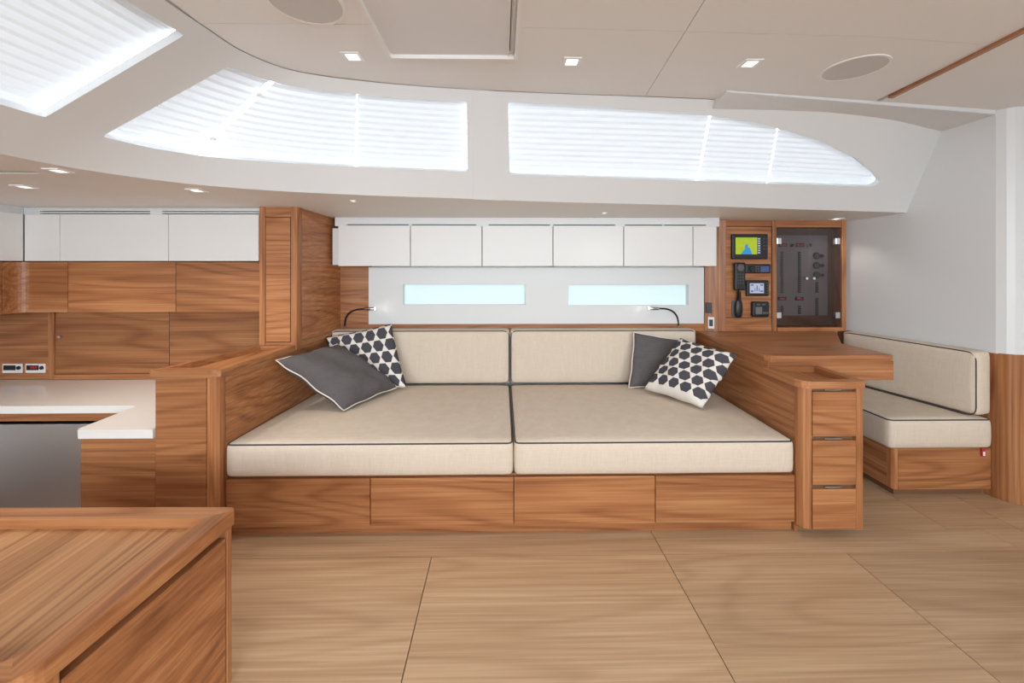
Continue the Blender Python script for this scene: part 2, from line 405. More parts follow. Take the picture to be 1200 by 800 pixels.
def dense(poly, du=.12):
    out = []
    for i in range(len(poly)):
        a, b = Vector(poly[i]), Vector(poly[(i + 1) % len(poly)]); k = max(1, int(abs(b.x - a.x) / du))
        out += [tuple(a.lerp(b, t / k)) for t in range(k)]
    return out
W_LEFT = round_uv(dense([(1.05, .27), (2.01, .265), (2.01, .92), (1.05, .9)]), .025)
W_MID = round_uv(dense([(2.985, .245), (3.5, .238), (4, .243), (4.78, .257), (5.88, .268), (6.965, .268), (6.955, .90), (6.119, .885), (5.78, .89), (4.185, .89), (3.40, .893), (3.07, .897)]), .02)
W_RIGHT = round_uv(dense([(8.03, .262), (8.87, .258), (9.93, .262), (10.69, .272), (10.93, .282), (11.0, .34), (10.93, .415), (10.712, .56), (10.34, .70), (10.0, .775), (9.41, .84), (9.0, .862), (8.81, .88), (8.44, .903), (8.02, .92)]), .03)
coaming = plate('wall_coaming', dense(rect(0, 13, 0, 1)), [W_LEFT, W_MID, W_RIGHT], cmap, .035, (150, 10), True)
struct('wall_coaming', coaming, 'white_paint')
# proud cover strip over the frame between the two forward windows
strip = plate('strip', dense(rect(7.03, 7.95, .0, 1), .1), [], lambda u, v, d: cmap(u, v, -.007 + d), .009, (8, 6), True)
struct('trim_1', strip, 'white_paint')
# side-deck underside
HULLY = 3.24
lowd = [tuple(catmull(LOW3, i * .1)[:2]) for i in range(0, 131)]
sof = plate('ceiling_side_deck', lowd + [(3.3, HULLY + .05), (-3.75, HULLY + .05), (-3.75, -2.4)], [rect(-2.45, -2.03, 1.80, 1.84)], lambda u, v, d: (u, v, soff(u, v) + d), .03)
struct('ceiling_side_deck', sof, 'ceiling_white')
# headlining: backing sheet and separate panels with fine joints
back = MB().prism([(-2.2, -2.4), (4.1, -2.4), (4.1, 2.95), (3.36, 2.73), (2.86, 2.6), (1.175, 2.3), (-.7, 2.1), (-1.3, 1.9)], CZ + .016, CZ + .05, 0)
HX0, HX1, HY0, HY1 = -.478, .054, .95, 1.765          # hatch opening
backing = plate('ceiling', [(-1.35, -2.4), (4.1, -2.4), (4.1, 2.95), (3.36, 2.85), (2.86, 2.66), (1.175, 2.3), (-.7, 2.1), (-1.3, 1.9)], [rect(HX0 + .02, HX1 - .02, HY0 + .02, HY1 - .02)], flat('Z', CZ + .016, 1), .03)
back.bm.free()
ceil = struct('ceiling', backing, 'ceiling_white')
def upx(x0, x1):
    return [(p.x, p.y) for p in (catmull(UPP3, i * .1) for i in range(131)) if x0 <= p.x <= x1 and p.y > 1.0]
G = .0015
left_edge = [(p.x + .007, p.y - .006) for p in (catmull(UPP3, i * .1) for i in range(10, 131)) if p.y > 1.538 and p.x < .755]
panels = [
    left_edge + [(.760 - G, 2.163), (.702 - G, 1.56 + G), (HX1, 1.541 + G), (HX1, HY1), (HX0, HY1), (HX0, 1.53 + G), (-1.115, 1.536 + G)],
    [(-1.165, -2.3), (.33 - G, -2.3), (.702 - G, 1.56 - G), (HX1, 1.541 - G), (HX1, HY0), (HX0, HY0), (HX0, 1.53 - G), (-1.118, 1.536 - G), (-1.155, .6)],
    [(.760 + G, 2.163)] + [(x, y - .008) for x, y in upx(.765, 2.05)] + [(2.052, 2.32), (1.99, 1.636 + G), (1.444, 1.584 + G), (.702 + G, 1.56 + G)],
    [(.33 + G, -2.3), (1.45, -2.3), (1.98, 1.636 - G), (1.444, 1.584 - G), (.702 + G, 1.56 - G)],
    [(1.49, -2.3), (4.05, -2.3), (4.05, 2.86), (3.36, 2.70), (2.86, 2.56), (2.3, 2.375), (2.08, 2.33), (2.02, 1.636)],
]
for pl in panels: struct('ceiling_panel', plate('ceiling_panel', pl, [], flat('Z', CZ, 1), .014), 'ceiling_white', ceil)
t_ = MB().prism([(1.455, -2.3), (1.487, -2.3), (2.077, 2.148), (2.050, 2.148)], CZ - .012, CZ + .012, .003)
struct('trim_2', t_, 'teak_Y')
# slanted duct casing under the headlining, running out to the bulkhead
dm = bmesh.new()
A, B, C, D = (1.15, 2.085, 2.243), (1.155, 2.25, 2.205), (2.83, 2.62, 2.205), (2.86, 2.33, 2.226)
lo = [dm.verts.new(p) for p in (A, B, C, D)]; hi = [dm.verts.new((p[0], p[1], CZ + .004)) for p in (A, B, C, D)]
dm.faces.new(lo); dm.faces.new(hi[::-1])
for i in range(4): dm.faces.new((lo[i], hi[i], hi[(i + 1) % 4], lo[(i + 1) % 4]))
bmesh.ops.bevel(dm, geom=dm.edges[:], offset=.002, segments=2, affect='EDGES')
mb = MB(); mb.bm.free(); mb.bm = dm
struct('trim_3', mb, 'white_paint')
# hull side, ends and the side behind the camera
struct('wall_far', bx(-3.75, 3.4, HULLY, HULLY + .04, -.4, .86, 0), 'white_paint')
hw = plate('wall_hull', rect(-3.75, 3.4, .86, 1.75), [rect(-.85, .28, 1.0, 1.25), rect(.43, 1.5, .99, 1.25)], flat('Y', HULLY, 1), .04)
struct('wall_hull', hw, 'white_paint')
struct('wall_left', bx(-3.79, -3.75, -2.4, 3.3, -.4, 2.3, 0), 'white_paint')
struct('wall_right', bx(4.05, 4.09, -2.4, 2.95, 0, 2.3, 0), 'white_paint')
bwall = plate('wall_back', rect(-3.79, 4.09, -.4, 2.3), [rrect(a, b, 1.15, 2.15, .08) for a, b in BACK_WIN], flat('Y', BACKY, -1), .06)
struct('wall_back', bwall, 'white_paint')
# bulkhead at the navigation seat: white above, teak below, returning to the right
BP0, BP1 = (2.68, 3.26), (2.865, 2.335)
bul = [BP0, BP1, (2.885, 2.30), (2.91, 2.28), (4.06, 2.12), (4.06, 2.25), (3.0, 2.42), (2.84, 3.26)]
struct('wall_bulkhead', MB().prism(bul, .84, 2.262, 0), 'white_paint')
low_b = MB().prism([BP0, (2.868, 2.33), (2.885, 2.292), (2.905, 2.268), (2.96, 2.256), (2.96, 2.42), (2.84, 3.26)], 0, .845, .003)
bl = struct('wall_bulkhead_lower', low_b, 'teak_Z')
struct('teak_panel', MB().prism([(2.965, 2.255), (4.06, 2.10), (4.06, 2.24), (2.965, 2.40)], 0, .845, .002), 'teak_X', bl)

# floor: substrate and lift-out boards with fine dark joints
fl = plate('floor', [(-3.75, -2.4), (4.06, -2.4), (4.06, 3.25), (-2.04, 3.25), (-2.04, 1.55), (-3.75, 1.55)], [], flat('Z', -.012, -1), .03)
floor = struct('floor', fl, 'carcass_ply')
def board(poly): struct('floor_board', plate('floor_board', poly, [], flat('Z', 0, -1), .012), 'teak_floor', floor)
g = .0018
def rb(a, b, c, d): board(rect(a + g, b - g, c + g, d - g))
xs = [-2.03, -.328, .757, 1.619, 2.49]
rb(-2.03, .757, 1.907, 2.2)
board([(.757 + g, 1.907 + g), (2.478 - g, 1.907 + g), (2.456 - g, 2.068 - g), (1.5 - g, 2.068 - g), (1.5 - g, 2.2), (.757 + g, 2.2)])
for y0, y1 in ((.85, 1.907), (-.2, .85), (-1.25, -.2), (-2.3, -1.25)):
    for a, b in zip(xs[:-1], xs[1:]): rb(a, b if b < 2.4 else 2.478, y0, y1)
    rb(-3.74, -2.03, y0, min(y1, 1.55)); rb(2.65, 4.05, y0, y1)
    if y0 < .85: rb(2.478, 2.65, y0, y1)
board([(2.285 + g, 2.068 + g), (2.456 + g, 2.068 + g), (2.478 + g, 1.907), (2.478 + g, .85 + g), (2.65 - g, .85 + g), (2.65 - g, 3.2), (2.285 + g, 3.2)])
rb(1.5, 2.285, 2.068, 3.2); rb(2.65, 4.05, 1.907, 2.9)
struct('floor_sunken', bx(-3.75, -2.03, 1.5, 3.25, -.37, -.35, 0), 'teak_floor')
struct('trim_4', bx(-3.75, -2.04, 1.545, 1.56, -.35, -.001, .001), 'teak_X')

# ------------------------------------------------------------------ pleated blinds
def blind(u0, u1, v0, v1, label, npl=15, group='pleated window blinds'):
    bm = bmesh.new(); nu = max(6, int((u1 - u0) * 14)); rows = []
    for j in range(2 * npl + 1):
        v = v0 + (v1 - v0) * j / (2 * npl); d = .046 + (.009 if j % 2 else 0)
        rows.append([bm.verts.new(cmap(u0 + (u1 - u0) * i / nu, v, d)) for i in range(nu + 1)])
    for j in range(2 * npl):
        for i in range(nu): bm.faces.new((rows[j][i], rows[j][i + 1], rows[j + 1][i + 1], rows[j + 1][i]))
    me = bpy.data.meshes.new('pleated_blind'); bm.to_mesh(me); bm.free()
    t = thing('pleated_blind', label, 'blind', coam((u0 + u1) / 2, v0), group)
    obj('cloth', me, 'blind_cloth', t)
    rail = lambda v: MB().tube([cmap(u0 + (u1 - u0) * i / nu, v, .05) for i in range(nu + 1)], .008, 6)
    obj('bottom_rail', rail(v0 - .01), 'trim_white', t); obj('top_rail', rail(v1 + .01), 'trim_white', t)
    return t
blind(1.0, 2.05, .20, .97, 'white pleated blind in the large raked window above the galley', 17)
bc = blind(2.90, 3.945, .19, .96, 'white pleated blind in the raked corner pane beside the bright gap')
for v, r in ((.76, .010), (.37, .012)):
    obj('clip', MB().cyl(cmap(4.0, v, .03) - Vector((.02, 0, 0)), (1, .2, .3), r, .03, 12, .002), 'trim_white', bc)
blind(4.045, 5.995, .19, .96, 'white pleated blind between the corner gap and the first thin gap')
blind(6.008, 7.05, .19, .98, 'short white pleated blind between a thin bright gap and the broad window frame')
blind(7.95, 8.994, .19, .98, 'widest white pleated blind, in the window with the curved tapering end')
blind(9.004, 9.983, .19, .94, 'white pleated blind between the two thin gaps of the curved window')
blind(9.993, 11.1, .19, .9, 'white pleated blind under the tapering curved end of the window')

# ------------------------------------------------------------------ hull-side lining with the two low windows
zp0, zp1 = .898, 1.336
wins = [(-.762, .181, 1.045, 1.203), (.51, 1.445, 1.037, 1.198)]
pan = plate('wall_window_lining', rect(-1.022, 1.563, zp0, zp1), [rrect(*q, .006) for q in wins], flat('Y', 3.15, 1), .065)
struct('wall_window_lining', pan, 'white_paint')
for i, (a, b, c, d) in enumerate(wins):
    wn = thing('window_%d' % (i + 1), None, None, (.5 * (a + b), 3.2, c)); wn['kind'] = 'structure'
    obj('pane', bx(a - .01, b + .01, 3.200, 3.206, c - .01, d + .01, 0), 'frosted_glass', wn)
    fr = plate('window_frame', rect(a - .02, b + .02, c - .02, d + .02), [rect(a + .004, b - .004, c + .004, d - .004)], flat('Y', 3.193, 1), .006)
    obj('window_frame', fr, 'trim_white', wn)
# teak behind the sofa back: strip under the lining and the upright end piece by the column
struct('wall_lining_teak', bx(-1.34, 1.66, 3.165, 3.215, .45, .899, .001), 'teak_X')
struct('wall_lining_teak_end', bx(-1.34, -1.024, 3.158, 3.215, .9, 1.345, .001), 'teak_X')

# ------------------------------------------------------------------ overhead lockers above the sofa
SLOTS = ((-1.13, -.68), (-.66, -.19), (-.10, .35), (.375, .83), (.90, 1.18), (1.19, 1.50))
fas = plate('trim_5', rect(-1.215, 1.60, 1.634, 1.699), [rect(a, b, 1.640, 1.648) for a, b in SLOTS], flat('Y', 2.994, 1), .026)
struct('trim_5', fas, 'white_paint')
lx = [-1.188, -.665, -.146, .37, .888, 1.397, 1.573]
ordn = ['first', 'second', 'third', 'fourth', 'fifth']
for i in range(6):
    lab = ('white flush overhead locker above the sofa, %s from the wooden column' % ordn[i]) if i < 5 else 'narrow white overhead locker next to the instrument panel'
    t = thing('overhead_locker', lab, 'locker', ((lx[i] + lx[i + 1]) / 2, 3.1, 1.345), 'white overhead lockers above the sofa')
    obj('body', bx(lx[i] + .001, lx[i + 1] - .001, 3.003, 3.2, 1.349, 1.632, .001), 'white_paint', t)
    obj('door', bx(lx[i] + .003, lx[i + 1] - .003, 2.978, 3.001, 1.344, 1.634, .002), 'lacquer_white', t)
for (a, b), lab in zip(SLOTS, ordn + ['sixth']):
    one('air_slot', bx(a - .004, b + .004, 3.0205, 3.025, 1.636, 1.652, 0), 'grey_plastic', 'thin dark air slot above the sofa lockers, %s from the wooden column' % lab, 'vent', 'ventilation slots above the sofa lockers')
one('locker_end_panel', bx(-1.235, -1.19, 3.0, 3.2, 1.352, 1.618, .001), 'white_paint', 'white filler panel between the overhead lockers and wooden column', 'panel')

# ------------------------------------------------------------------ sofa
t = thing('built_in_sofa', 'long teak sofa frame with four flush drawer fronts on the floor', 'sofa', (.05, 2.5, 0))
obj('carcass', MB().prism([(-1.368, 2.075), (1.485, 2.075), (1.485, 3.16), (-1.256, 3.16)], .06, .30, .001), 'teak_X', t)
obj('toe_kick', bx(-1.364, 1.483, 2.078, 2.11, .0, .062, .001), 'teak_X', t)
dx_ = [-1.370, -.657, .058, .771, 1.482]
for i in range(4): obj('drawer', bx(dx_[i] + .002, dx_[i + 1] - .002, 2.05, 2.074, .056, .292, .0015), 'teak_X', t)
def endx(y): return -1.372 + (y - 2.04) * .105          # the armrest face leans in slightly towards the hull
class EndWarp:
    def __matmul__(s, p):
        k = min(1, max(0, (-.6 - p.x) / .77)); return Vector((p.x + (endx(p.y) + 1.372) * k, p.y, p.z))
def seat(x0, x1, label):
    t = thing('seat_cushion', label, 'cushion', ((x0 + x1) / 2, 2.53, .3), 'sofa seat cushions')
    obj('cover', cushion(x0, x1, 2.04, 3.02, .30, .472, .028, .014, M=EndWarp() if x0 < -1 else None), 'linen_beige', t)
    e = .007
    for z in (.463, .318):
        obj('piping', MB().tube(rpath3([(x0 + e, 2.04 + e, z), (x1 - e, 2.04 + e, z), (x1 - e, 3.02 - e, z), ((x0 if x0 > -1 else endx(3.02)) + e, 3.02 - e, z)], .03), .0042, 6, True), 'navy_piping', t) if z > .4 else None
seat(-1.372, .0565, 'beige linen seat cushion on the half of the sofa nearer the galley')
seat(.0585, 1.478, 'beige linen seat cushion on the half of the sofa nearer the drawer tower')
def backc(x0, x1, label):
    t = thing('back_cushion', label, 'cushion', ((x0 + x1) / 2, 3.09, .47), 'sofa back cushions')
    obj('cover', cushion(x0, x1, 3.015, 3.142, .474, .872, .026, .014, 'Y', 24, 5, 14), 'linen_beige', t)
    e = .007
    obj('piping', MB().tube(rpath3([(x0 + e, 3.022, .481), (x1 - e, 3.022, .481), (x1 - e, 3.022, .864), (x0 + e, 3.022, .864)], .045), .0042, 6, True), 'navy_piping', t)
backc(-1.258, .0565, 'beige linen back cushion on the half of the sofa nearer the galley')
backc(.0585, 1.445, 'beige linen back cushion on the half of the sofa nearer the instrument panel')

# ------------------------------------------------------------------ throw pillows
def pillow(name, label, A, B, C, D, thick, mat, pmat, seed, wr=.006, flip=1):
    """A,B,C,D: corners (bottom-left, bottom-right, top-right, top-left seen from the front)"""
    A, B, C, D = [Vector(p) for p in (A, B, C, D)]; n = 26; rnd = random.Random(seed)
    N = ((B - A).cross(D - A)).normalized() * flip
    bm = bmesh.new(); uvl = bm.loops.layers.uv.new('UVMap'); ph = [rnd.uniform(0, 6.28) for _ in range(6)]
    def P(i, j, side):
        u, v = -1 + 2 * i / n, -1 + 2 * j / n
        pin = .04                                    # sides pull in between the corners
        uu = u * (1 - pin * (1 - v * v)); vv = v * (1 - pin * (1 - u * u))
        a, b = (uu + 1) / 2, (vv + 1) / 2
        p = (A * (1 - a) + B * a) * (1 - b) + (D * (1 - a) + C * a) * b
        h = (max(0, 1 - abs(u) ** 3) * max(0, 1 - abs(v) ** 3)) ** .5
        wv = math.sin(5 * u + 3 * v + ph[0]) + .7 * math.sin(9 * v - 4 * u + ph[1]) + .5 * math.sin(13 * u + ph[2]) * abs(v)
        e = wr * .9 * math.sin(7 * (u * (1 if abs(v) > abs(u) else 0) + v * (1 if abs(u) >= abs(v) else 0)) + ph[3]) * max(abs(u), abs(v)) ** 3 * min(1, 4 * (1 - min(abs(u), abs(v))))
        return p + N * (side * (thick * .5 * h + wr * .8 * wv * h) + e)
    V = {}
    def vert(i, j, s):
        k = (i, j, 0 if (i in (0, n) or j in (0, n)) else s)
        if k not in V: V[k] = bm.verts.new(P(i, j, s))
        return V[k]
    W_, H_ = (B - A).length, (D - A).length
    for s in (1, -1):
        for i in range(n):
            for j in range(n):
                q = [(i, j), (i + 1, j), (i + 1, j + 1), (i, j + 1)]
                if s < 0: q = q[::-1]
                f = bm.faces.new([vert(a, b, s) for a, b in q]); f.smooth = True
                for lp, (a, b) in zip(f.loops, q): lp[uvl].uv = ((a / n - .5) * W_, (b / n - .5) * H_)
    rim = [P(i, 0, 0) for i in range(n)] + [P(n, j, 0) for j in range(n)] + [P(i, n, 0) for i in range(n, 0, -1)] + [P(0, j, 0) for j in range(n, 0, -1)]
    me = bpy.data.meshes.new('cover'); bm.to_mesh(me); bm.free()
    t = thing(name, label, 'pillow', tuple((A + B) / 2), 'throw pillows on the sofa')
    obj('cover', me, mat, t)
    if pmat: obj('piping', MB().tube(rim, .0038, 6, True), pmat, t)
    return t
# left pair
pillow('throw_pillow', 'hexagon-print pillow behind the grey pillow beside the wooden column', (-1.12, 2.86, .50), (-.655, 2.84, .50), (-.795, 2.955, .93), (-1.26, 2.93, .84), .10, 'hexagon_print', None, 3)
pillow('throw_pillow', 'slumped dark grey pillow with pale piping against the galley-side armrest', (-.93, 2.42, .50), (-.715, 2.82, .515), (-1.12, 2.80, .815), (-1.315, 2.40, .80), .17, 'linen_grey', 'cream_piping', 5, .008)
# right pair
pillow('throw_pillow', 'dark grey pillow tucked behind the hexagon pillow near the instruments', (.885, 2.85, .495), (1.30, 2.88, .495), (1.36, 2.95, .80), (.955, 2.955, .865), .08, 'linen_grey', 'cream_piping', 8, .006)
pillow('throw_pillow', 'hexagon-print pillow leaning on the armrest by the drawer tower', (.955, 2.75, .515), (1.19, 2.42, .50), (1.415, 2.44, .815), (1.24, 2.83, .845), .16, 'hexagon_print', None, 11, .008)

# ------------------------------------------------------------------ reading lamps
def bez(p, n=14):
    a, b, c, d = [Vector(q) for q in p]
    return [a * (1 - t) ** 3 + b * 3 * t * (1 - t) ** 2 + c * 3 * t * t * (1 - t) + d * t ** 3 for t in (i / n for i in range(n + 1))]
def reading_lamp(x, s, label):
    t = thing('reading_lamp', label, 'lamp', (x, 3.14, .87), 'gooseneck reading lamps')
    obj('base', MB().cyl((x, 3.1655, .880), (0, -1, 0), .010, .014, 16, .001), 'chrome', t)
    pts = bez(((x, 3.154, .880), (x, 3.145, 1.0), (x + s * .08, 3.13, 1.02), (x + s * .175, 3.12, 1.018)))
    obj('gooseneck', MB().tube(pts, .0065, 8), 'black_plastic', t)
    h = obj('head', MB().cyl(pts[-1] - Vector((s * .01, 0, 0)), (s, -.05, .03), .0125, .075, 16, .002), 'chrome', t)
    e = pts[-1] + Vector((s * .0655, -.004, .0022))
    obj('lens', MB().cyl(e, (s, -.05, .03), .0105, .004, 16), 'lamp_white', h)
    ld = bpy.data.lights.new('reading_light', 'SPOT'); ld.energy = .07; ld.spot_size = 1.6; ld.shadow_soft_size = .01; ld.color = (1, .95, .88)
    lo = bpy.data.objects.new('reading_light', ld); COL.objects.link(lo); lo.parent = t; lo.location = e + Vector((s * .01, 0, 0)) - t.location
    lo.rotation_euler = Vector((s, -.1, .0)).to_track_quat('-Z', 'Y').to_euler()
reading_lamp(-1.205, 1, 'gooseneck reading lamp with a chrome head beside the wooden column')
reading_lamp(1.365, -1, 'gooseneck reading lamp with a chrome head near the instrument panel')

# ------------------------------------------------------------------ galley-side armrest cabinet
t = thing('armrest_cabinet', 'tall teak armrest cabinet with tray top between sofa and galley', 'cabinet', (-1.55, 2.3, 0))
AT = .812
obj('body', MB().prism([(-1.668, 2.015), (-1.44, 2.015), (-1.40, 3.2), (-1.53, 3.2), (-1.535, 2.62)], 0, AT - .01, .001), 'teak_X', t)
obj('front_panel', bx(-1.672, -1.43, 2.0, 2.016, .0, AT, .002), 'teak_X', t)
obj('corner_post', MB().prism([(-1.428, 2.0), (-1.392, 2.0), (-1.376, 2.016), (-1.376, 2.06), (-1.428, 2.06)], 0, AT, .004, 3), 'teak_Z', t)
obj('side_panel', MB().prism([(-1.376, 2.061), (-1.306, 2.70), (-1.262, 3.16), (-1.40, 3.16), (-1.40, 2.061)], 0, AT, .0015), 'teak_Y', t)
# raised rim around the recessed tray
rim = [(-1.69, 1.99), (-1.40, 1.99), (-1.366, 2.012), (-1.304, 2.60), (-1.53, 2.60)]
inn = [(-1.645, 2.045), (-1.435, 2.045), (-1.355, 2.575), (-1.505, 2.575)]
for idx, mt in (((0, 1, 2), 'teak_X'), ((2, 3), 'teak_Y'), ((3, 4), 'teak_X'), ((4, 0), 'teak_Y')):
    near = {0: 0, 1: 1, 2: 1, 3: 2, 4: 3}
    pol = [rim[k] for k in idx] + [inn[k] for k in dict.fromkeys(near[q] for q in reversed(idx))]
    obj('tray_rim', plate('tray_rim', pol, [], flat('Z', AT + .036, -1), .036), mt, t)
obj('tray_floor', MB().prism([(-1.66, 2.02), (-1.42, 2.02), (-1.34, 2.59), (-1.53, 2.59)], AT - .008, AT + .006, 0), 'teak_Y', t)

# tall column locker between galley and sofa
t = thing('column_locker', 'tall teak column with narrow door rising from armrest to deck', 'locker', (-1.4, 2.8, AT))
ztop = lambda x, y: soff(x, y) + .004
obj('core', MB().prism([(-1.53, 2.625), (-1.31, 2.625), (-1.255, 3.2), (-1.53, 3.2)], AT, 1.7, 0, zf=ztop), 'carcass_ply', t)
obj('stile', MB().prism([(-1.530, 2.605), (-1.494, 2.605), (-1.494, 2.64), (-1.53, 2.64)], AT + .03, 1.7, .001, zf=ztop), 'teak_Z', t)
obj('corner_post', MB().prism([(-1.334, 2.605), (-1.298, 2.605), (-1.287, 2.625), (-1.29, 2.66), (-1.334, 2.66)], AT + .001, 1.7, .003, zf=ztop), 'teak_Z', t)
obj('rail', MB().prism(rect(-1.493, -1.335, 2.607, 2.64), 1.655, 1.7, .001, zf=ztop), 'teak_X', t)
obj('rail', bx(-1.493, -1.335, 2.607, 2.64, AT + .03, .865, .001), 'teak_X', t)
obj('door', bx(-1.490, -1.338, 2.603, 2.624, .869, 1.651, .002), 'teak_X', t)
obj('side_panel', MB().prism([(-1.289, 2.661), (-1.236, 3.2), (-1.27, 3.2), (-1.32, 2.661)], AT + .001, 1.7, .001, zf=ztop), 'teak_Y', t)

# ------------------------------------------------------------------ galley
t = thing('galley_peninsula', 'low teak cabinet end carrying the short leg of white worktop', 'cabinet', (-1.85, 2.2, -.35))
obj('body', bx(-2.0, -1.675, 2.02, 3.1, -.35, .522, .001), 'teak_X', t)
obj('front_panel', bx(-2.03, -1.674, 2.003, 2.019, -.35, .522, .002), 'teak_X', t)
obj('end_panel', bx(-2.03, -2.0, 2.02, 2.36, -.35, .522, .002), 'teak_Y', t)
wt = plate('worktop', [(-3.74, 2.33), (-2.06, 2.33), (-2.045, 2.315), (-2.045, 2.01), (-2.03, 1.99), (-1.676, 1.99), (-1.676, 2.87), (-3.74, 2.87)], [], flat('Z', .565, -1), .042)
one('worktop', wt, 'worktop_white', 'L-shaped glossy white worktop of the galley', 'worktop')
bw = MB().box(-3.7, -2.035, 2.37, 2.86, -.35, .45, 0)
t = thing('fridge_unit', 'stainless steel appliance front under the long white worktop', 'fridge', (-2.6, 2.4, -.35))
obj('body', bw, 'black_plastic', t)
obj('steel_door', bx(-2.875, -2.06, 2.35, 2.372, -.30, .455, .004), 'brushed_steel', t)
obj('steel_side', bx(-2.058, -2.036, 2.36, 2.38, -.33, .455, .002), 'black_plastic', t)
obj('steel_door', bx(-3.5, -2.888, 2.35, 2.372, -.30, .455, .004), 'brushed_steel', t)
one('worktop_fascia', bx(-3.72, -2.034, 2.345, 2.37, .475, .522, .001), 'teak_X', 'thin teak rail right under the long white worktop', 'rail')
# splashback: left field with switches and a framed sliding panel
SB = 2.87
struct('wall_galley', bx(-3.75, -1.55, SB + .004, SB + .03, -.35, 1.75, 0), 'carcass_ply')
sb = thing('splashback', 'teak splashback with framed sliding panels behind the galley worktop', 'splashback', (-2.6, SB, .566))
obj('field_panel', bx(-3.74, -3.113, SB - .006, SB + .003, .568, 1.056, .001), 'teak_X', sb)
obj('frame', bx(-3.11, -3.072, SB - .018, SB + .003, .568, 1.056, .002), 'teak_Z', sb)
obj('frame', bx(-3.070, -1.56, SB - .018, SB + .003, .568, .602, .002), 'teak_X', sb)
obj('sliding_panel', bx(-3.070, -2.30, SB - .008, SB + .003, .604, 1.056, .001), 'teak_X', sb)
obj('sliding_panel', bx(-2.297, -1.56, SB - .006, SB + .003, .604, 1.056, .001), 'teak_X', sb)
obj('knob', MB().cyl((-3.035, SB - .008, .86), (0, -1, 0), .011, .014, 14, .002), 'chrome', sb)
for x0, lab, on in ((-3.425, 'small white control panel with dark display above the worktop', 0), (-3.270, 'small white control panel with red lit digits above the worktop', 1)):
    t = thing('control_panel', lab, 'switch', (x0 + .065, SB, .61))
    obj('housing', bx(x0, x0 + .135, SB - .013, SB - .0065, .612, .675, .004), 'trim_white', t)
    d = obj('display', bx(x0 + .008, x0 + .092, SB - .014, SB - .0115, .631, .665, .002), 'black_plastic', t)
    obj('dial', MB().cyl((x0 + .114, SB - .011, .648), (0, -1, 0), .013, .01, 16, .002), 'black_plastic', t)
    if on:
        m = MB()
        for k in range(3):
            xx = x0 + .036 + k * .016
            m.box(xx, xx + .009, SB - .0148, SB - .0138, .647, .650, 0); m.box(xx, xx + .009, SB - .0148, SB - .0138, .656, .659, 0); m.box(xx + .007, xx + .009, SB - .0148, SB - .0138, .638, .659, 0)
        obj('digits', m, 'led_red', d)
one('sink_handle', MB().tube([(-3.36, 2.62, .566), (-3.355, 2.62, .575), (-3.25, 2.64, .577), (-3.245, 2.642, .566)], .005, 8), 'chrome', 'short metal lift handle let into the galley worktop', 'handle')
# upper cupboards of the galley
GSL = ((-2.93, -2.24), (-2.165, -1.54))
one('filler_board', plate('filler_board', rect(-3.03, -1.532, 1.6725, soff(0, 2.66) - .0005), [rect(a, b, z, z + .006) for a, b in GSL for z in (1.676, 1.690)], flat('Y', 2.64, 1), .02), 'white_paint', 'long pale filler board between galley cupboards and side deck', 'panel')
one('filler_board', MB().prism([(-3.05, 1.5), (-3.032, 1.5), (-3.032, 2.66), (-3.05, 2.66)], 1.672, 1.75, 0, zf=lambda x, y: soff(x, y) - .0005), 'white_paint', 'short pale filler board above the cupboards of the galley end wall', 'panel')
for a, b, wh in ((-2.93, -2.24, 'above the wide white galley cupboard'), (-2.165, -1.54, 'above the white cupboard beside the column')):
    for z, pos in ((1.676, 'lower'), (1.690, 'upper')):
        one('galley_air_slot', bx(a - .003, b + .003, 2.6605, 2.665, z - .003, z + .009, 0), 'grey_plastic', '%s of two thin dark air slots %s' % (pos, wh), 'vent', 'ventilation slots above the galley cupboards')
gx = [-3.004, -2.785, -2.11, -1.542]
wlab = ['narrow white galley cupboard door in the inner corner', 'wide white galley cupboard above the sliding splashback panels', 'white galley cupboard next to the tall wooden column']
for i in range(3):
    t = thing('galley_cupboard', wlab[i], 'cupboard', ((gx[i] + gx[i + 1]) / 2, 2.75, 1.38), 'white galley wall cupboards')
    obj('body', bx(gx[i] + .001, gx[i + 1] - .001, 2.643, 2.868, 1.383, 1.668, .001), 'white_paint', t)
    obj('door', bx(gx[i] + .002, gx[i + 1] - .002, 2.62, 2.642, 1.378, 1.672, .002), 'lacquer_white', t)
t = thing('galley_cupboard', 'white cupboard on the galley end wall turning towards the corner', 'cupboard', (-3.2, 2.2, 1.38), 'white galley wall cupboards')
obj('body', bx(-3.74, -3.03, 1.7, 2.868, 1.383, 1.668, .001), 'white_paint', t)
obj('door', bx(-3.029, -3.006, 1.7, 2.617, 1.378, 1.672, .002), 'lacquer_white', t)
gw = [-3.06, -2.747, -2.073, -1.536]
nlab = ['short teak cupboard door with rounded inner corner', 'wide teak cupboard front above the sliding splashback panels', 'teak cupboard front under the white door beside the tall column']
for i in range(3):
    t = thing('teak_cupboard', nlab[i], 'cupboard', ((gw[i] + gw[i + 1]) / 2, 2.75, 1.05), 'teak galley wall cupboards')
    obj('body', bx(gw[i] + .001, gw[i + 1] - .001, 2.655, 2.868, 1.058, 1.374, .001), 'teak_X', t)
    if i: obj('door', bx(gw[i] + .002, gw[i + 1] - .002, 2.632, 2.654, 1.054, 1.372, .002), 'teak_X', t)
    else:
        pts = [(-2.749, 2.632), (-2.97, 2.632)] + [(-2.97 - .06 * math.sin(q), 2.632 - .06 + .06 * math.cos(q)) for q in (math.pi / 2 * k / 6 for k in range(1, 7))] + [(-3.03, 2.53)]
        inr = [(-3.05, 2.53), (-3.05, 2.654), (-2.749, 2.654)]
        obj('door', MB().prism(pts + inr, 1.054, 1.372, .001), 'teak_X', t)
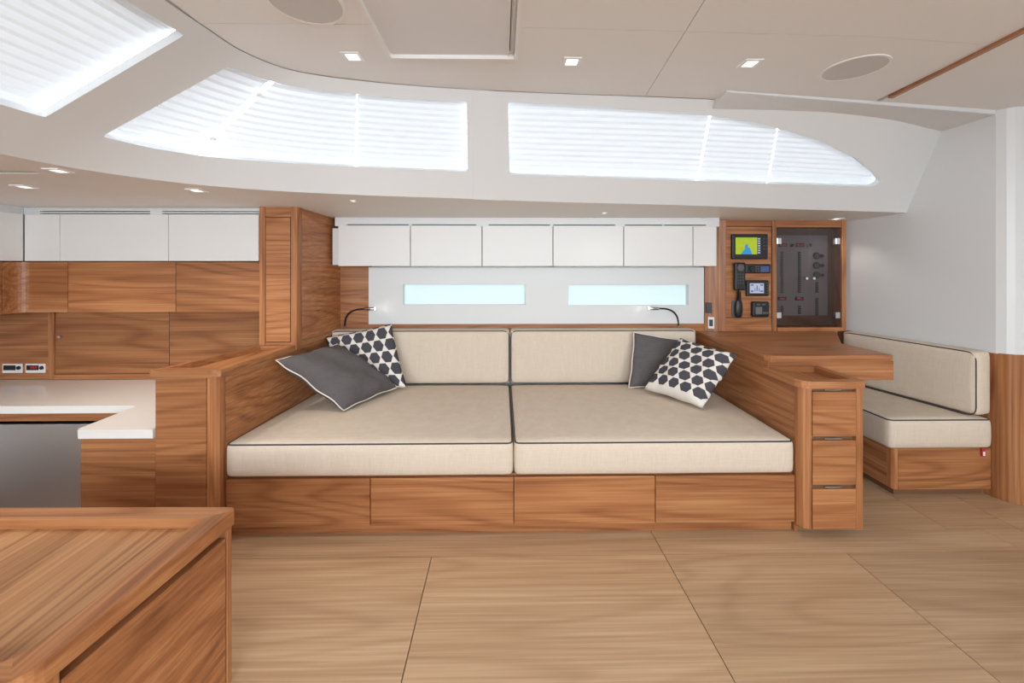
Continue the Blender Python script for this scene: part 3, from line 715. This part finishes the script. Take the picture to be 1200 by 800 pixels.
t = thing('teak_cupboard', 'teak cupboard on the galley end wall below the white one', 'cupboard', (-3.2, 2.1, 1.05), 'teak galley wall cupboards')
obj('body', bx(-3.74, -3.055, 1.7, 2.5, 1.058, 1.374, .001), 'teak_Y', t)
obj('door', bx(-3.054, -3.03, 1.7, 2.527, 1.054, 1.372, .002), 'teak_Y', t)

# ------------------------------------------------------------------ low table in the foreground
t = thing('low_table', 'low teak table cabinet with raised rim and side drawer', 'table', (-1.4, 1.05, 0))
TZ = .576
out = [(-.854, 1.318), (-.868, 1.334), (-1.95, 1.345), (-1.95, .765)] + [(-.972 + .07 * math.sin(q), .835 - .07 * math.cos(q)) for q in (math.pi / 2 * k / 8 for k in range(9))]
inn = [(-.925, 1.275), (-1.90, 1.285), (-1.90, .815)] + [(-1.01 + .05 * math.sin(q), .865 - .05 * math.cos(q)) for q in (math.pi / 2 * k / 8 for k in range(9))]
k_ = len(out)
for pol, mt in (([out[0], out[1], out[2], inn[1], inn[0]], 'teak_X'), (out[8:] + [out[0], inn[0]] + inn[7:][::-1], 'teak_Y'), (out[3:9] + inn[2:8][::-1], 'teak_X'), ([out[2], out[3], inn[2], inn[1]], 'teak_Y')):
    obj('rim', plate('rim', pol, [], flat('Z', TZ, -1), .046), mt, t)
obj('top', plate('top', [(-.915, 1.285), (-1.91, 1.295), (-1.91, .805), (-.955, .805)], [], flat('Z', TZ - .030, -1), .014), 'teak_table', t)
obj('body', MB().prism([(-.89, 1.30), (-1.94, 1.32), (-1.94, .79), (-.945, .79)], .05, TZ - .044, 0), 'carcass_ply', t)
obj('plinth', MB().prism([(-.93, 1.27), (-1.9, 1.28), (-1.9, .83), (-.97, .83)], 0, .052, 0), 'carcass_ply', t)
obj('corner_post', MB().prism([(-.862, 1.30), (-.864, 1.322), (-.875, 1.329), (-.905, 1.329), (-.905, 1.30)], .03, TZ - .045, .003), 'teak_Z', t)
obj('back_panel', MB().prism([(-.906, 1.329), (-1.94, 1.34), (-1.94, 1.32), (-.906, 1.305)], .03, TZ - .045, .001), 'teak_X', t)
obj('drawer', MB().prism([(-.8655, 1.296), (-.909, .86), (-.945, .86), (-.905, 1.296)], .03, TZ - .075, .002), 'teak_Y', t)
obj('corner_post', MB().prism([(-.909, .857), (-.93, .80), (-1.0, .775), (-1.0, .80), (-.95, .857)], .03, TZ - .045, .003), 'teak_Z', t)

# ------------------------------------------------------------------ right armrest, chart table and drawer tower
t = CHART = thing('chart_table', 'teak chart table with thick apron below the navigation instruments', 'table', (1.9, 2.6, 0))
obj('end_panel', MB().prism([(1.486, 2.062), (1.505, 2.062), (1.505, 3.16), (1.486, 3.16)], 0, .765, .001), 'teak_Y', t)
obj('end_panel', MB().prism([(1.497, 2.30), (1.53, 2.30), (1.53, 3.16), (1.497, 3.16)], .752, .806, .001), 'teak_Y', t)
t = thing('drawer_tower', 'slim teak drawer tower with three drawers and a tray top', 'drawers', (1.65, 2.15, 0))
obj('carcass', bx(1.53, 1.77, 2.02, 2.285, .055, .745, .001), 'carcass_ply', t)
obj('corner_post', MB().prism([(1.484, 2.06), (1.484, 2.045), (1.498, 2.014), (1.530, 2.0), (1.530, 2.06)], .045, .745, .003), 'teak_Z', t)
obj('jamb', bx(1.752, 1.786, 2.0, 2.03, .045, .745, .003), 'teak_Z', t)
obj('side_panel', bx(1.771, 1.786, 2.031, 2.285, .045, .745, .001), 'teak_Y', t)
for z0, z1 in ((.508, .728), (.268, .486), (.05, .246)):
    d = obj('drawer', bx(1.534, 1.750, 2.0, 2.02, z0, z1, .002), 'teak_X', t)
    obj('finger_grip', bx(1.60, 1.684, 2.006, 2.016, z1 + .003, z1 + .009, .001), 'chrome', d)
obj('toe_kick', bx(1.52, 1.75, 2.10, 2.28, 0, .046, .001), 'teak_X', t)
obj('bottom', bx(1.506, 1.78, 2.03, 2.285, .045, .056, .001), 'teak_X', t)
rim = [(1.47, 2.04), (1.482, 2.008), (1.515, 1.988), (1.784, 1.988), (1.794, 1.998), (1.794, 2.285), (1.47, 2.285)]
I = [(1.515, 2.035), (1.755, 2.035), (1.755, 2.278), (1.515, 2.278)]
for pol, mt in ((rim[1:5] + [I[1], I[0]], 'teak_X'), ([rim[4], rim[5], I[2], I[1]], 'teak_Y'), ([rim[5], rim[6], I[3], I[2]], 'teak_X'), ([rim[6], rim[0], rim[1], I[0], I[3]], 'teak_Y')):
    obj('tray_rim', plate('tray_rim', pol, [], flat('Z', .782, -1), .036), mt, t)
obj('tray_floor', bx(1.50, 1.77, 2.02, 2.28, .744, .752, 0), 'teak_Y', t)
t = CHART
obj('edging', MB().prism([(1.494, 2.316), (1.512, 2.282), (1.54, 2.282), (1.54, 3.14), (1.494, 3.14)], .807, .8425, .002), 'teak_Y', t)
top = [(1.541, 2.284), (2.19, 2.283), (2.225, 2.30), (2.205, 2.63), (2.50, 3.02), (2.55, 3.108), (1.63, 3.108), (1.58, 3.14), (1.541, 3.14)]
obj('top', plate('top', top, [], flat('Z', .842, -1), .034), 'teak_X', t)
obj('apron', bx(1.50, 2.222, 2.292, 2.31, .700, .807, .002), 'teak_X', t)
obj('apron_end', MB().prism([(2.206, 2.311), (2.222, 2.311), (2.205, 2.64), (2.189, 2.64)], .700, .807, .001), 'teak_Y', t)
obj('underframe', bx(1.53, 2.18, 2.33, 3.1, .72, .807, 0), 'carcass_ply', t)

# ------------------------------------------------------------------ navigation panel
NY = 3.12
t = thing('instrument_cabinet', 'teak cabinet framing instruments and smoked glass doors under the deck', 'cabinet', (2.1, NY, .842))
zt = 1.7
obj('carcass', bx(1.68, 2.63, NY + .10, NY + .12, .843, 1.685, 0), 'teak_X', t)
obj('side_panel', MB().prism([(1.662, NY), (1.575, 3.16), (1.575, 3.19), (1.68, NY + .03)], .80, 1.69, .001), 'teak_Z', t)
obj('stile', MB().prism([(1.655, NY - .004), (1.712, NY - .014), (1.712, NY + .03), (1.668, NY + .03)], .843, 1.7, .003, zf=lambda x, y: soff(x, y) + .003), 'teak_Z', t)
obj('stile', bx(2.072, 2.104, NY - .012, NY + .1, .843, 1.696, .003), 'teak_Z', t)
obj('stile', bx(2.612, 2.645, NY - .012, NY + .1, .843, 1.696, .003), 'teak_Z', t)
obj('rail', bx(1.713, 2.071, NY - .008, NY + .03, 1.648, 1.696, .002), 'teak_X', t)
obj('rail', bx(2.105, 2.611, NY - .008, NY + .03, 1.640, 1.696, .002), 'teak_X', t)
obj('sill', bx(2.105, 2.611, NY - .02, NY + .1, .843, .872, .002), 'teak_X', t)
obj('base_board', bx(1.713, 2.071, NY - .004, NY + .03, .843, .945, .002), 'teak_X', t)
obj('instrument_board', bx(1.714, 2.070, NY, NY + .02, .948, 1.646, .002), 'teak_X', t)
N0 = NY - .0005
def dev(name, label, cat, x0, x1, z0, z1, d=.022, r=.008):
    t = thing(name, label, cat, ((x0 + x1) / 2, N0, z0), None)
    obj('housing', bx(x0, x1, N0 - d, N0, z0, z1, r, 3), 'black_plastic', t); return t
F1 = lambda d: N0 - d - .0012
def px(x): return 1.661 + (x - 842) * .00662         # spacing along the board
def pz(y): return 1.36 + (309 - y) * .00659
t = dev('chart_plotter', 'chart plotter with a yellow and blue map on its screen', 'display', px(856), px(898), pz(303.5), pz(274.5))
s_ = obj('screen', bx(px(860), px(885), F1(.022), F1(.022) + .002, pz(298), pz(278.5), 0), 'chart_screen', t)
obj('data_bar', bx(px(885), px(889.3), F1(.022), F1(.022) + .002, pz(298), pz(278.5), 0), 'screen_ink', t)
m = MB()
for k in range(7): m.box(px(885.6), px(888.6), F1(.022) - .0006, F1(.022) + .001, pz(297 - k * 2.7), pz(295.4 - k * 2.7), 0)
obj('figures', m, 'screen_text', t)
m = MB()
for i in range(2):
    for k in range(4): m.cyl((px(893 + 3 * i), F1(.022), pz(280 + k * 4)), (0, -1, 0), .004, .003, 10)
obj('buttons', m, 'grey_plastic', t)
t = dev('radio', 'black marine radio with a small blue screen', 'radio', px(871), px(900.5), pz(320), pz(309.2), .03)
obj('screen', bx(px(888.4), px(898), F1(.03), F1(.03) + .002, pz(318.6), pz(311.8), 0), 'screen_blue', t)
obj('dial', MB().cyl((px(878), F1(.03) + .002, pz(315)), (0, -1, 0), .018, .012, 20, .003), 'black_plastic', t)
m = MB()
for i in range(2):
    for k in range(3): m.cyl((px(883 + 2.6 * i), F1(.03) + .001, pz(312.4 + k * 2.6)), (0, -1, 0), .005, .003, 10)
obj('buttons', m, 'grey_plastic', t)
t = thing('radio_handset', 'black radio handset hanging beside the small blue screen', 'handset', (px(863.5), N0, pz(340)))
obj('cradle', bx(px(859), px(869), N0 - .014, N0, pz(338), pz(308), .004), 'black_plastic', t)
m = MB().prism([(px(857.3), N0 - .045), (px(870), N0 - .045), (px(869.6), N0 - .014), (px(857.8), N0 - .014)], pz(339.5), pz(307.5), .01, 3)
hb = obj('body', m, 'black_plastic', t)
m = MB().cyl((px(863.8), N0 - .044, pz(313.5)), (0, -1, 0), .026, .004, 20, .001); obj('speaker', m, 'grey_plastic', hb)
m = MB()
for i in range(3):
    for k in range(4): m.cyl((px(860.6 + 3 * i), N0 - .044, pz(321 + k * 3.4)), (0, -1, 0), .005, .003, 8)
obj('keys', m, 'grey_plastic', hb)
cp = [Vector((px(863.4), N0 - .03, pz(339)))]
for k in range(60):
    q = k / 59; a = q * 2 * math.pi * 9; cp.append(Vector((px(863.2) + .012 * math.cos(a) * min(1, 6 * q) , N0 - .030 + .012 * math.sin(a), pz(340 + 10 * q))))
obj('coiled_cord', MB().tube(cp, .004, 5), 'black_plastic', t)
t = thing('microphone', 'black hand microphone hanging low on the instrument board', 'microphone', (px(863), N0, pz(371)))
obj('holder', bx(px(857), px(869), N0 - .01, N0, pz(370.5), pz(352), .003), 'grey_plastic', t)
m = MB(); prof = [(348, .010), (352, .020), (358, .030), (364, .030), (369, .024), (371, .014)]
rings = []
for y, r in prof: rings.append([m.bm.verts.new((px(863.2) + r * math.cos(2 * math.pi * k / 16), N0 - .026 + .55 * r * math.sin(2 * math.pi * k / 16), pz(y))) for k in range(16)])
for a, b in zip(rings, rings[1:]):
    for k in range(16): m.bm.faces.new((a[k], a[(k + 1) % 16], b[(k + 1) % 16], b[k])).smooth = True
m.bm.faces.new(rings[0]); m.bm.faces.new(rings[-1][::-1]); obj('body', m, 'black_plastic', t)
t = dev('wind_display', 'black instrument display with a pale wind dial screen', 'display', px(873), px(899), pz(346.5), pz(328))
obj('screen', bx(px(876.5), px(892.8), F1(.022), F1(.022) + .002, pz(343), pz(331.5), 0), 'screen_white', t)
m = MB()
for x, y, w_, h_ in ((877.5, 333, 3.2, 1.2), (877.5, 340, 3.2, 1.2), (888.6, 333, 3.2, 1.2), (888.6, 340, 3.2, 1.2), (884.4, 334, .8, 6.5), (882.2, 337, .6, 4), (887, 337, .6, 4)):
    m.box(px(x), px(x + w_), F1(.022) - .0006, F1(.022) + .001, pz(y + h_), pz(y), 0)
obj('figures', m, 'screen_ink', t)
m = MB()
for k in range(5): m.cyl((px(896.7), F1(.022), pz(331 + k * 3)), (0, -1, 0), .004, .003, 10)
obj('buttons', m, 'grey_plastic', t)
t = dev('autopilot_control', 'black control unit with an unlit grey screen', 'display', px(879), px(899), pz(370.5), pz(352.5), .03, .014)
obj('screen', bx(px(882.4), px(890), F1(.03), F1(.03) + .002, pz(367), pz(358.8), 0), 'screen_grey', t)
m = MB()
for k in range(3): m.box(px(891.2 + k * 2.2), px(892.8 + k * 2.2), F1(.03), F1(.03) + .003, pz(367), pz(364.5), .0005)
for k in range(2): m.box(px(884 + k * 6), px(888 + k * 6), F1(.03), F1(.03) + .003, pz(356.8), pz(355.2), .0005)
obj('buttons', m, 'grey_plastic', t)

# breaker panel behind smoked glass
GX0, GX1, GZ0, GZ1 = 2.106, 2.610, .874, 1.638
bp_ = thing('breaker_panel', 'grey electrical breaker panel behind smoked glass doors', 'panel', (2.36, NY + .09, .93))
obj('plate', bx(GX0 + .004, GX1 - .045, NY + .07, NY + .08, .955, 1.585, .002), 'panel_grey', bp_)
obj('surround', bx(GX0, GX1, NY + .082, NY + .099, .874, 1.638, 0), 'carcass_ply', bp_)
PF = NY + .07
def bxx(x): return px(x)
def col(x, y0, y1, st=2.6, w_=1.3):
    m = MB(); y = y0
    while y < y1: m.box(bxx(x - w_ * .9), bxx(x + w_ * .9), PF - .012, PF + .001, pz(y + st * .72), pz(y), 0); y += st
    o = obj('switch_column', m, 'black_plastic', bp_); o['kind'] = 'stuff'
for x, y0, y1 in ((923, 295, 342), (944, 295, 342), (923, 359, 369), (944, 359, 369), (965, 331, 342), (965, 350, 369)): col(x, y0, y1)
for x, y in ((924, 286.5), (945, 286.5), (923.5, 350.5), (944, 350.5)):
    o = obj('led_display', bx(bxx(x - 5), bxx(x + 5), PF - .006, PF + .001, pz(y + 2.2), pz(y - 2.2), .001), 'black_plastic', bp_)
    m = MB()
    for k in range(3):
        xx = x - 3 + k * 2.4; m.box(bxx(xx), bxx(xx + 1.5), PF - .0075, PF - .005, pz(y + 1.3), pz(y + .8), 0); m.box(bxx(xx), bxx(xx + 1.5), PF - .0075, PF - .005, pz(y - .3), pz(y - .8), 0); m.box(bxx(xx + 1), bxx(xx + 1.5), PF - .0075, PF - .005, pz(y + 1.3), pz(y - .8), 0)
    obj('digits', m, 'led_red', o)
for x, y in ((935, 287), (956, 287), (971, 299.5), (971, 311), (971, 322.5)):
    obj('rotary_switch', MB().cyl((bxx(x), PF + .001, pz(y)), (0, -1, 0), .013, .016, 14, .003), 'black_plastic', bp_)
for y in (299.5, 311, 322.5):
    gq = obj('gauge', MB().cyl((bxx(964.5), PF + .001, pz(y)), (0, -1, 0), .027, .012, 24, .003), 'black_plastic', bp_)
    obj('gauge_face', MB().cyl((bxx(964.5), PF - .010, pz(y)), (0, -1, 0), .020, .002, 24), 'grey_plastic', gq)
xm = 2.362
for a, b, hx, kx, lab in ((GX0 + .002, xm - .0015, GX0 + .018, xm - .028, 'smoked glass door nearer the instruments with chrome hinges'), (xm + .0015, GX1 - .002, GX1 - .03, xm + .028, 'smoked glass door nearer the white bulkhead with chrome hinges')):
    t = thing('glass_door', lab, 'door', ((a + b) / 2, NY, GZ0), 'smoked glass cabinet doors')
    obj('glass', bx(a, b, NY - .003, NY + .003, GZ0 + .002, GZ1 - .002, .001), 'smoked_glass', t)
    for z in (1.535, .965): obj('hinge', bx(hx - .018, hx + .018, NY - .012, NY + .012, z - .024, z + .024, .003), 'chrome', t)
    obj('knob', MB().cyl((kx, NY - .003, 1.248), (0, -1, 0), .011, .018, 14, .002), 'chrome', t)
# sockets on the slanted side of the cabinet
ang = math.atan2(.04, -.087)
sM = lambda u, z: Matrix.Translation((1.662 - .087 * u, 3.12 + .04 * u, z)) @ Matrix.Rotation(math.atan2(-.04, .087), 4, 'Z')
t = thing('wall_socket', 'black socket plate on the slanted side of the instrument cabinet', 'socket', (1.6, 3.14, 1.0))
obj('plate', bx(-.022, .022, -.012, .001, -.04, .04, .003, M=sM(.72, 1.02)), 'black_plastic', t)
t = thing('wall_socket', 'white socket with dark inlet just above the armrest shelf', 'socket', (1.62, 3.14, .9))
obj('plate', bx(-.022, .022, -.008, .001, -.045, .045, .003, M=sM(.55, .905)), 'trim_white', t)
obj('inlet', bx(-.013, .013, -.012, -.004, -.026, .026, .002, M=sM(.55, .905)), 'black_plastic', t)

# ------------------------------------------------------------------ navigator's settee
t = thing('settee', 'teak settee base with dark toe kick beside the bulkhead', 'bench', (2.5, 2.7, 0))
obj('carcass', MB().prism([(2.277, 2.39), (2.84, 2.39), (2.70, 3.08), (2.277, 3.08)], .045, .285, .001), 'teak_Y', t)
obj('front_panel', bx(2.306, 2.856, 2.35, 2.39, .045, .285, .003), 'teak_X', t)
obj('corner_post', MB().prism([(2.275, 2.391), (2.278, 2.366), (2.287, 2.354), (2.305, 2.350), (2.305, 2.391)], .045, .285, .003), 'teak_Z', t)
obj('toe_kick', MB().prism([(2.31, 2.385), (2.84, 2.385), (2.69, 3.08), (2.31, 3.08)], 0, .047, 0), 'carcass_ply', t)
t = thing('settee_cushion', 'beige linen seat cushion of the settee beside the bulkhead', 'cushion', (2.5, 2.7, .285))
class WallWarp:                                        # the wall side follows the slanted bulkhead
    def __matmul__(s, p):
        k = min(1, max(0, (p.x - 2.30) / .55)); return Vector((p.x - (p.y - 2.33) * .205 * k, p.y, p.z))
obj('cover', cushion(2.235, 2.850, 2.33, 3.08, .286, .463, .03, .010, nx=18, ny=18, M=WallWarp()), 'linen_beige', t)
e = .007
obj('piping', MB().tube(rpath3([(2.235 + e, 2.33 + e, .454), (2.85 - e, 2.33 + e, .454), (2.693, 3.07, .454), (2.235 + e, 3.07, .454)], .03), .0042, 6, True), 'navy_piping', t)
t = thing('back_cushion', 'beige linen backrest cushion leaning against the white bulkhead', 'cushion', (2.7, 2.7, .465))
# local frame: x along the bulkhead (away from camera), built in a rotated frame
p0, p1 = Vector((2.856, 2.345, 0)), Vector((2.685, 3.09, 0)); ax_ = (p1 - p0).normalized(); nn = Vector((-ax_.y, ax_.x, 0))   # nn points into the cabin (-X)
BM = Matrix(((ax_.x, nn.x, 0, p0.x), (ax_.y, nn.y, 0, p0.y), (0, 0, 1, 0), (0, 0, 0, 1)))
Lb = (p1 - p0).length
# crown towards the cabin: y is +nn so use negative axis by mirroring
BMm = BM @ Matrix(((1, 0, 0, 0), (0, -1, 0, 0), (0, 0, 1, 0), (0, 0, 0, 1)))
obj('cover', cushion(.0, Lb, -.118, .0, .479, .852, .026, .012, 'Y', 18, 5, 12, M=BMm), 'linen_beige', t)
yy = .118 - .006
loop = [BM @ Vector(q) for q in ((.012, yy, .475), (Lb - .01, yy, .475), (Lb - .01, yy, .844), (.012, yy, .844))]
obj('piping', MB().tube(rpath3(loop, .05), .0042, 6, True), 'navy_piping', t)
t = thing('fabric_tag', 'tiny red and white tag hanging under the settee cushion', 'tag', (2.80, 2.345, .25))
obj('tag_body', bx(2.79, 2.812, 2.340, 2.346, .238, .288, .002), 'red_plastic', t)
obj('tag_patch', bx(2.795, 2.807, 2.338, 2.3405, .244, .268, .001), 'trim_white', t)

# ------------------------------------------------------------------ ceiling fittings
# hatch with a drawn screen
t = thing('ceiling_hatch', 'recessed ceiling hatch closed by a pale grey screen', 'hatch', (-.2, 1.4, CZ))
fr = plate('frame', rrect(HX0 - .013, HX1 + .013, HY0 - .013, HY1 + .013, .016), [rrect(HX0, HX1, HY0, HY1, .012)], flat('Z', CZ - .008, 1), .012)
obj('frame', fr, 'trim_white', t)
ins = plate('reveal', rrect(HX0 - .006, HX1 + .006, HY0 - .006, HY1 + .006, .02), [rrect(HX0 + .001, HX1 - .001, HY0 + .001, HY1 - .001, .012)], flat('Z', CZ, 1), .07)
obj('reveal', ins, 'trim_white', t)
obj('screen', bx(HX0 - .004, HX1 - .03, HY0 - .004, HY1 + .004, CZ + .008, CZ + .012, 0), 'hatch_grey', t)
obj('guide_rail', bx(HX1 - .030, HX1 - .024, HY0, HY1, CZ + .003, CZ + .05, .001), 'hatch_grey', t)
obj('guide_rail', bx(HX1 - .012, HX1 - .008, HY0, HY1, CZ + .006, CZ + .05, .001), 'hatch_grey', t)
obj('cover', bx(HX0 - .006, HX1 + .006, HY0 - .006, HY1 + .006, CZ + .07, CZ + .08, 0), 'hatch_grey', t)
def downlight(x, y, z, label, size=.075, power=2.0, mat='lamp_warm', rot=0, tilt=0):
    t = thing('downlight', label, 'lamp', (x, y, z), 'recessed square downlights')
    M = Matrix.Translation((x, y, z)) @ Matrix.Rotation(tilt, 4, 'X') @ Matrix.Rotation(rot, 4, 'Z'); h = size / 2
    def mp(u, v, d): return M @ Vector((u, v, -.004 + d))
    obj('bezel', plate('bezel', rect(-h, h, -h, h), [rect(-h * .66, h * .66, -h * .66, h * .66)], mp, .006), 'trim_white', t)
    obj('lens', bx(-h * .68, h * .68, -h * .68, h * .68, -.001, .003, 0, M=M), mat, t)
    ld = bpy.data.lights.new('downlight_beam', 'SPOT'); ld.energy = power; ld.spot_size = 1.9; ld.spot_blend = .6; ld.shadow_soft_size = size * .3; ld.color = (1, .92, .82)
    lo = bpy.data.objects.new('downlight_beam', ld); COL.objects.link(lo); lo.parent = t; lo.location = (0, 0, -.012)
downlight(-.642, 1.768, CZ, 'square downlight in the headlining beside the hatch', .078, 3)
downlight(.306, 1.798, CZ, 'square downlight in the headlining between hatch and panel joint', .078, 3)
downlight(1.10, 1.802, CZ, 'square downlight in the headlining near the round speaker', .078, 3)
TI = -math.atan(.05)
for x, y, lab, s, pw in ((-1.90, 1.783, 'square downlight under the side deck near the raked window', .07, 7), (-2.38, 2.077, 'square downlight under the side deck in the galley corner', .07, 9), (-1.585, 2.15, 'square downlight under the side deck in front of the white cupboards', .07, 7),
                         (-.87, 2.41, 'tiny spotlight under the side deck above the galley end of the sofa', .03, .25), (.70, 2.80, 'tiny spotlight under the side deck above the middle of the sofa', .03, .25), (2.50, 3.03, 'recessed spotlight under the side deck above the glass doors', .07, 1.5)):
    downlight(x, y, soff(x, y) - .001, lab, s, pw * .9, tilt=TI)
one('ceiling_slot', bx(-2.49, -1.99, 1.76, 1.88, 1.7855, 1.80, 0), 'black_plastic', 'dark air slot under the side deck over the galley', 'vent')
def speaker(x, y, label):
    t = thing('ceiling_speaker', label, 'speaker', (x, y, CZ), 'round ceiling speakers')
    obj('ring', plate('ring', [(x + .128 * math.cos(a), y + .128 * math.sin(a)) for a in (2 * math.pi * k / 40 for k in range(40))], [[(x + .118 * math.cos(a), y + .118 * math.sin(a)) for a in (2 * math.pi * k / 40 for k in range(40))]], flat('Z', CZ - .004, 1), .006), 'trim_white', t)
    obj('grille', MB().cyl((x, y, CZ + .002), (0, 0, -1), .119, .005, 40), 'speaker_grille', t)
speaker(1.603, 1.842, 'round flush speaker in the headlining near the teak trim')
speaker(-.67, 1.406, 'round flush speaker in the headlining on the galley side of the hatch')
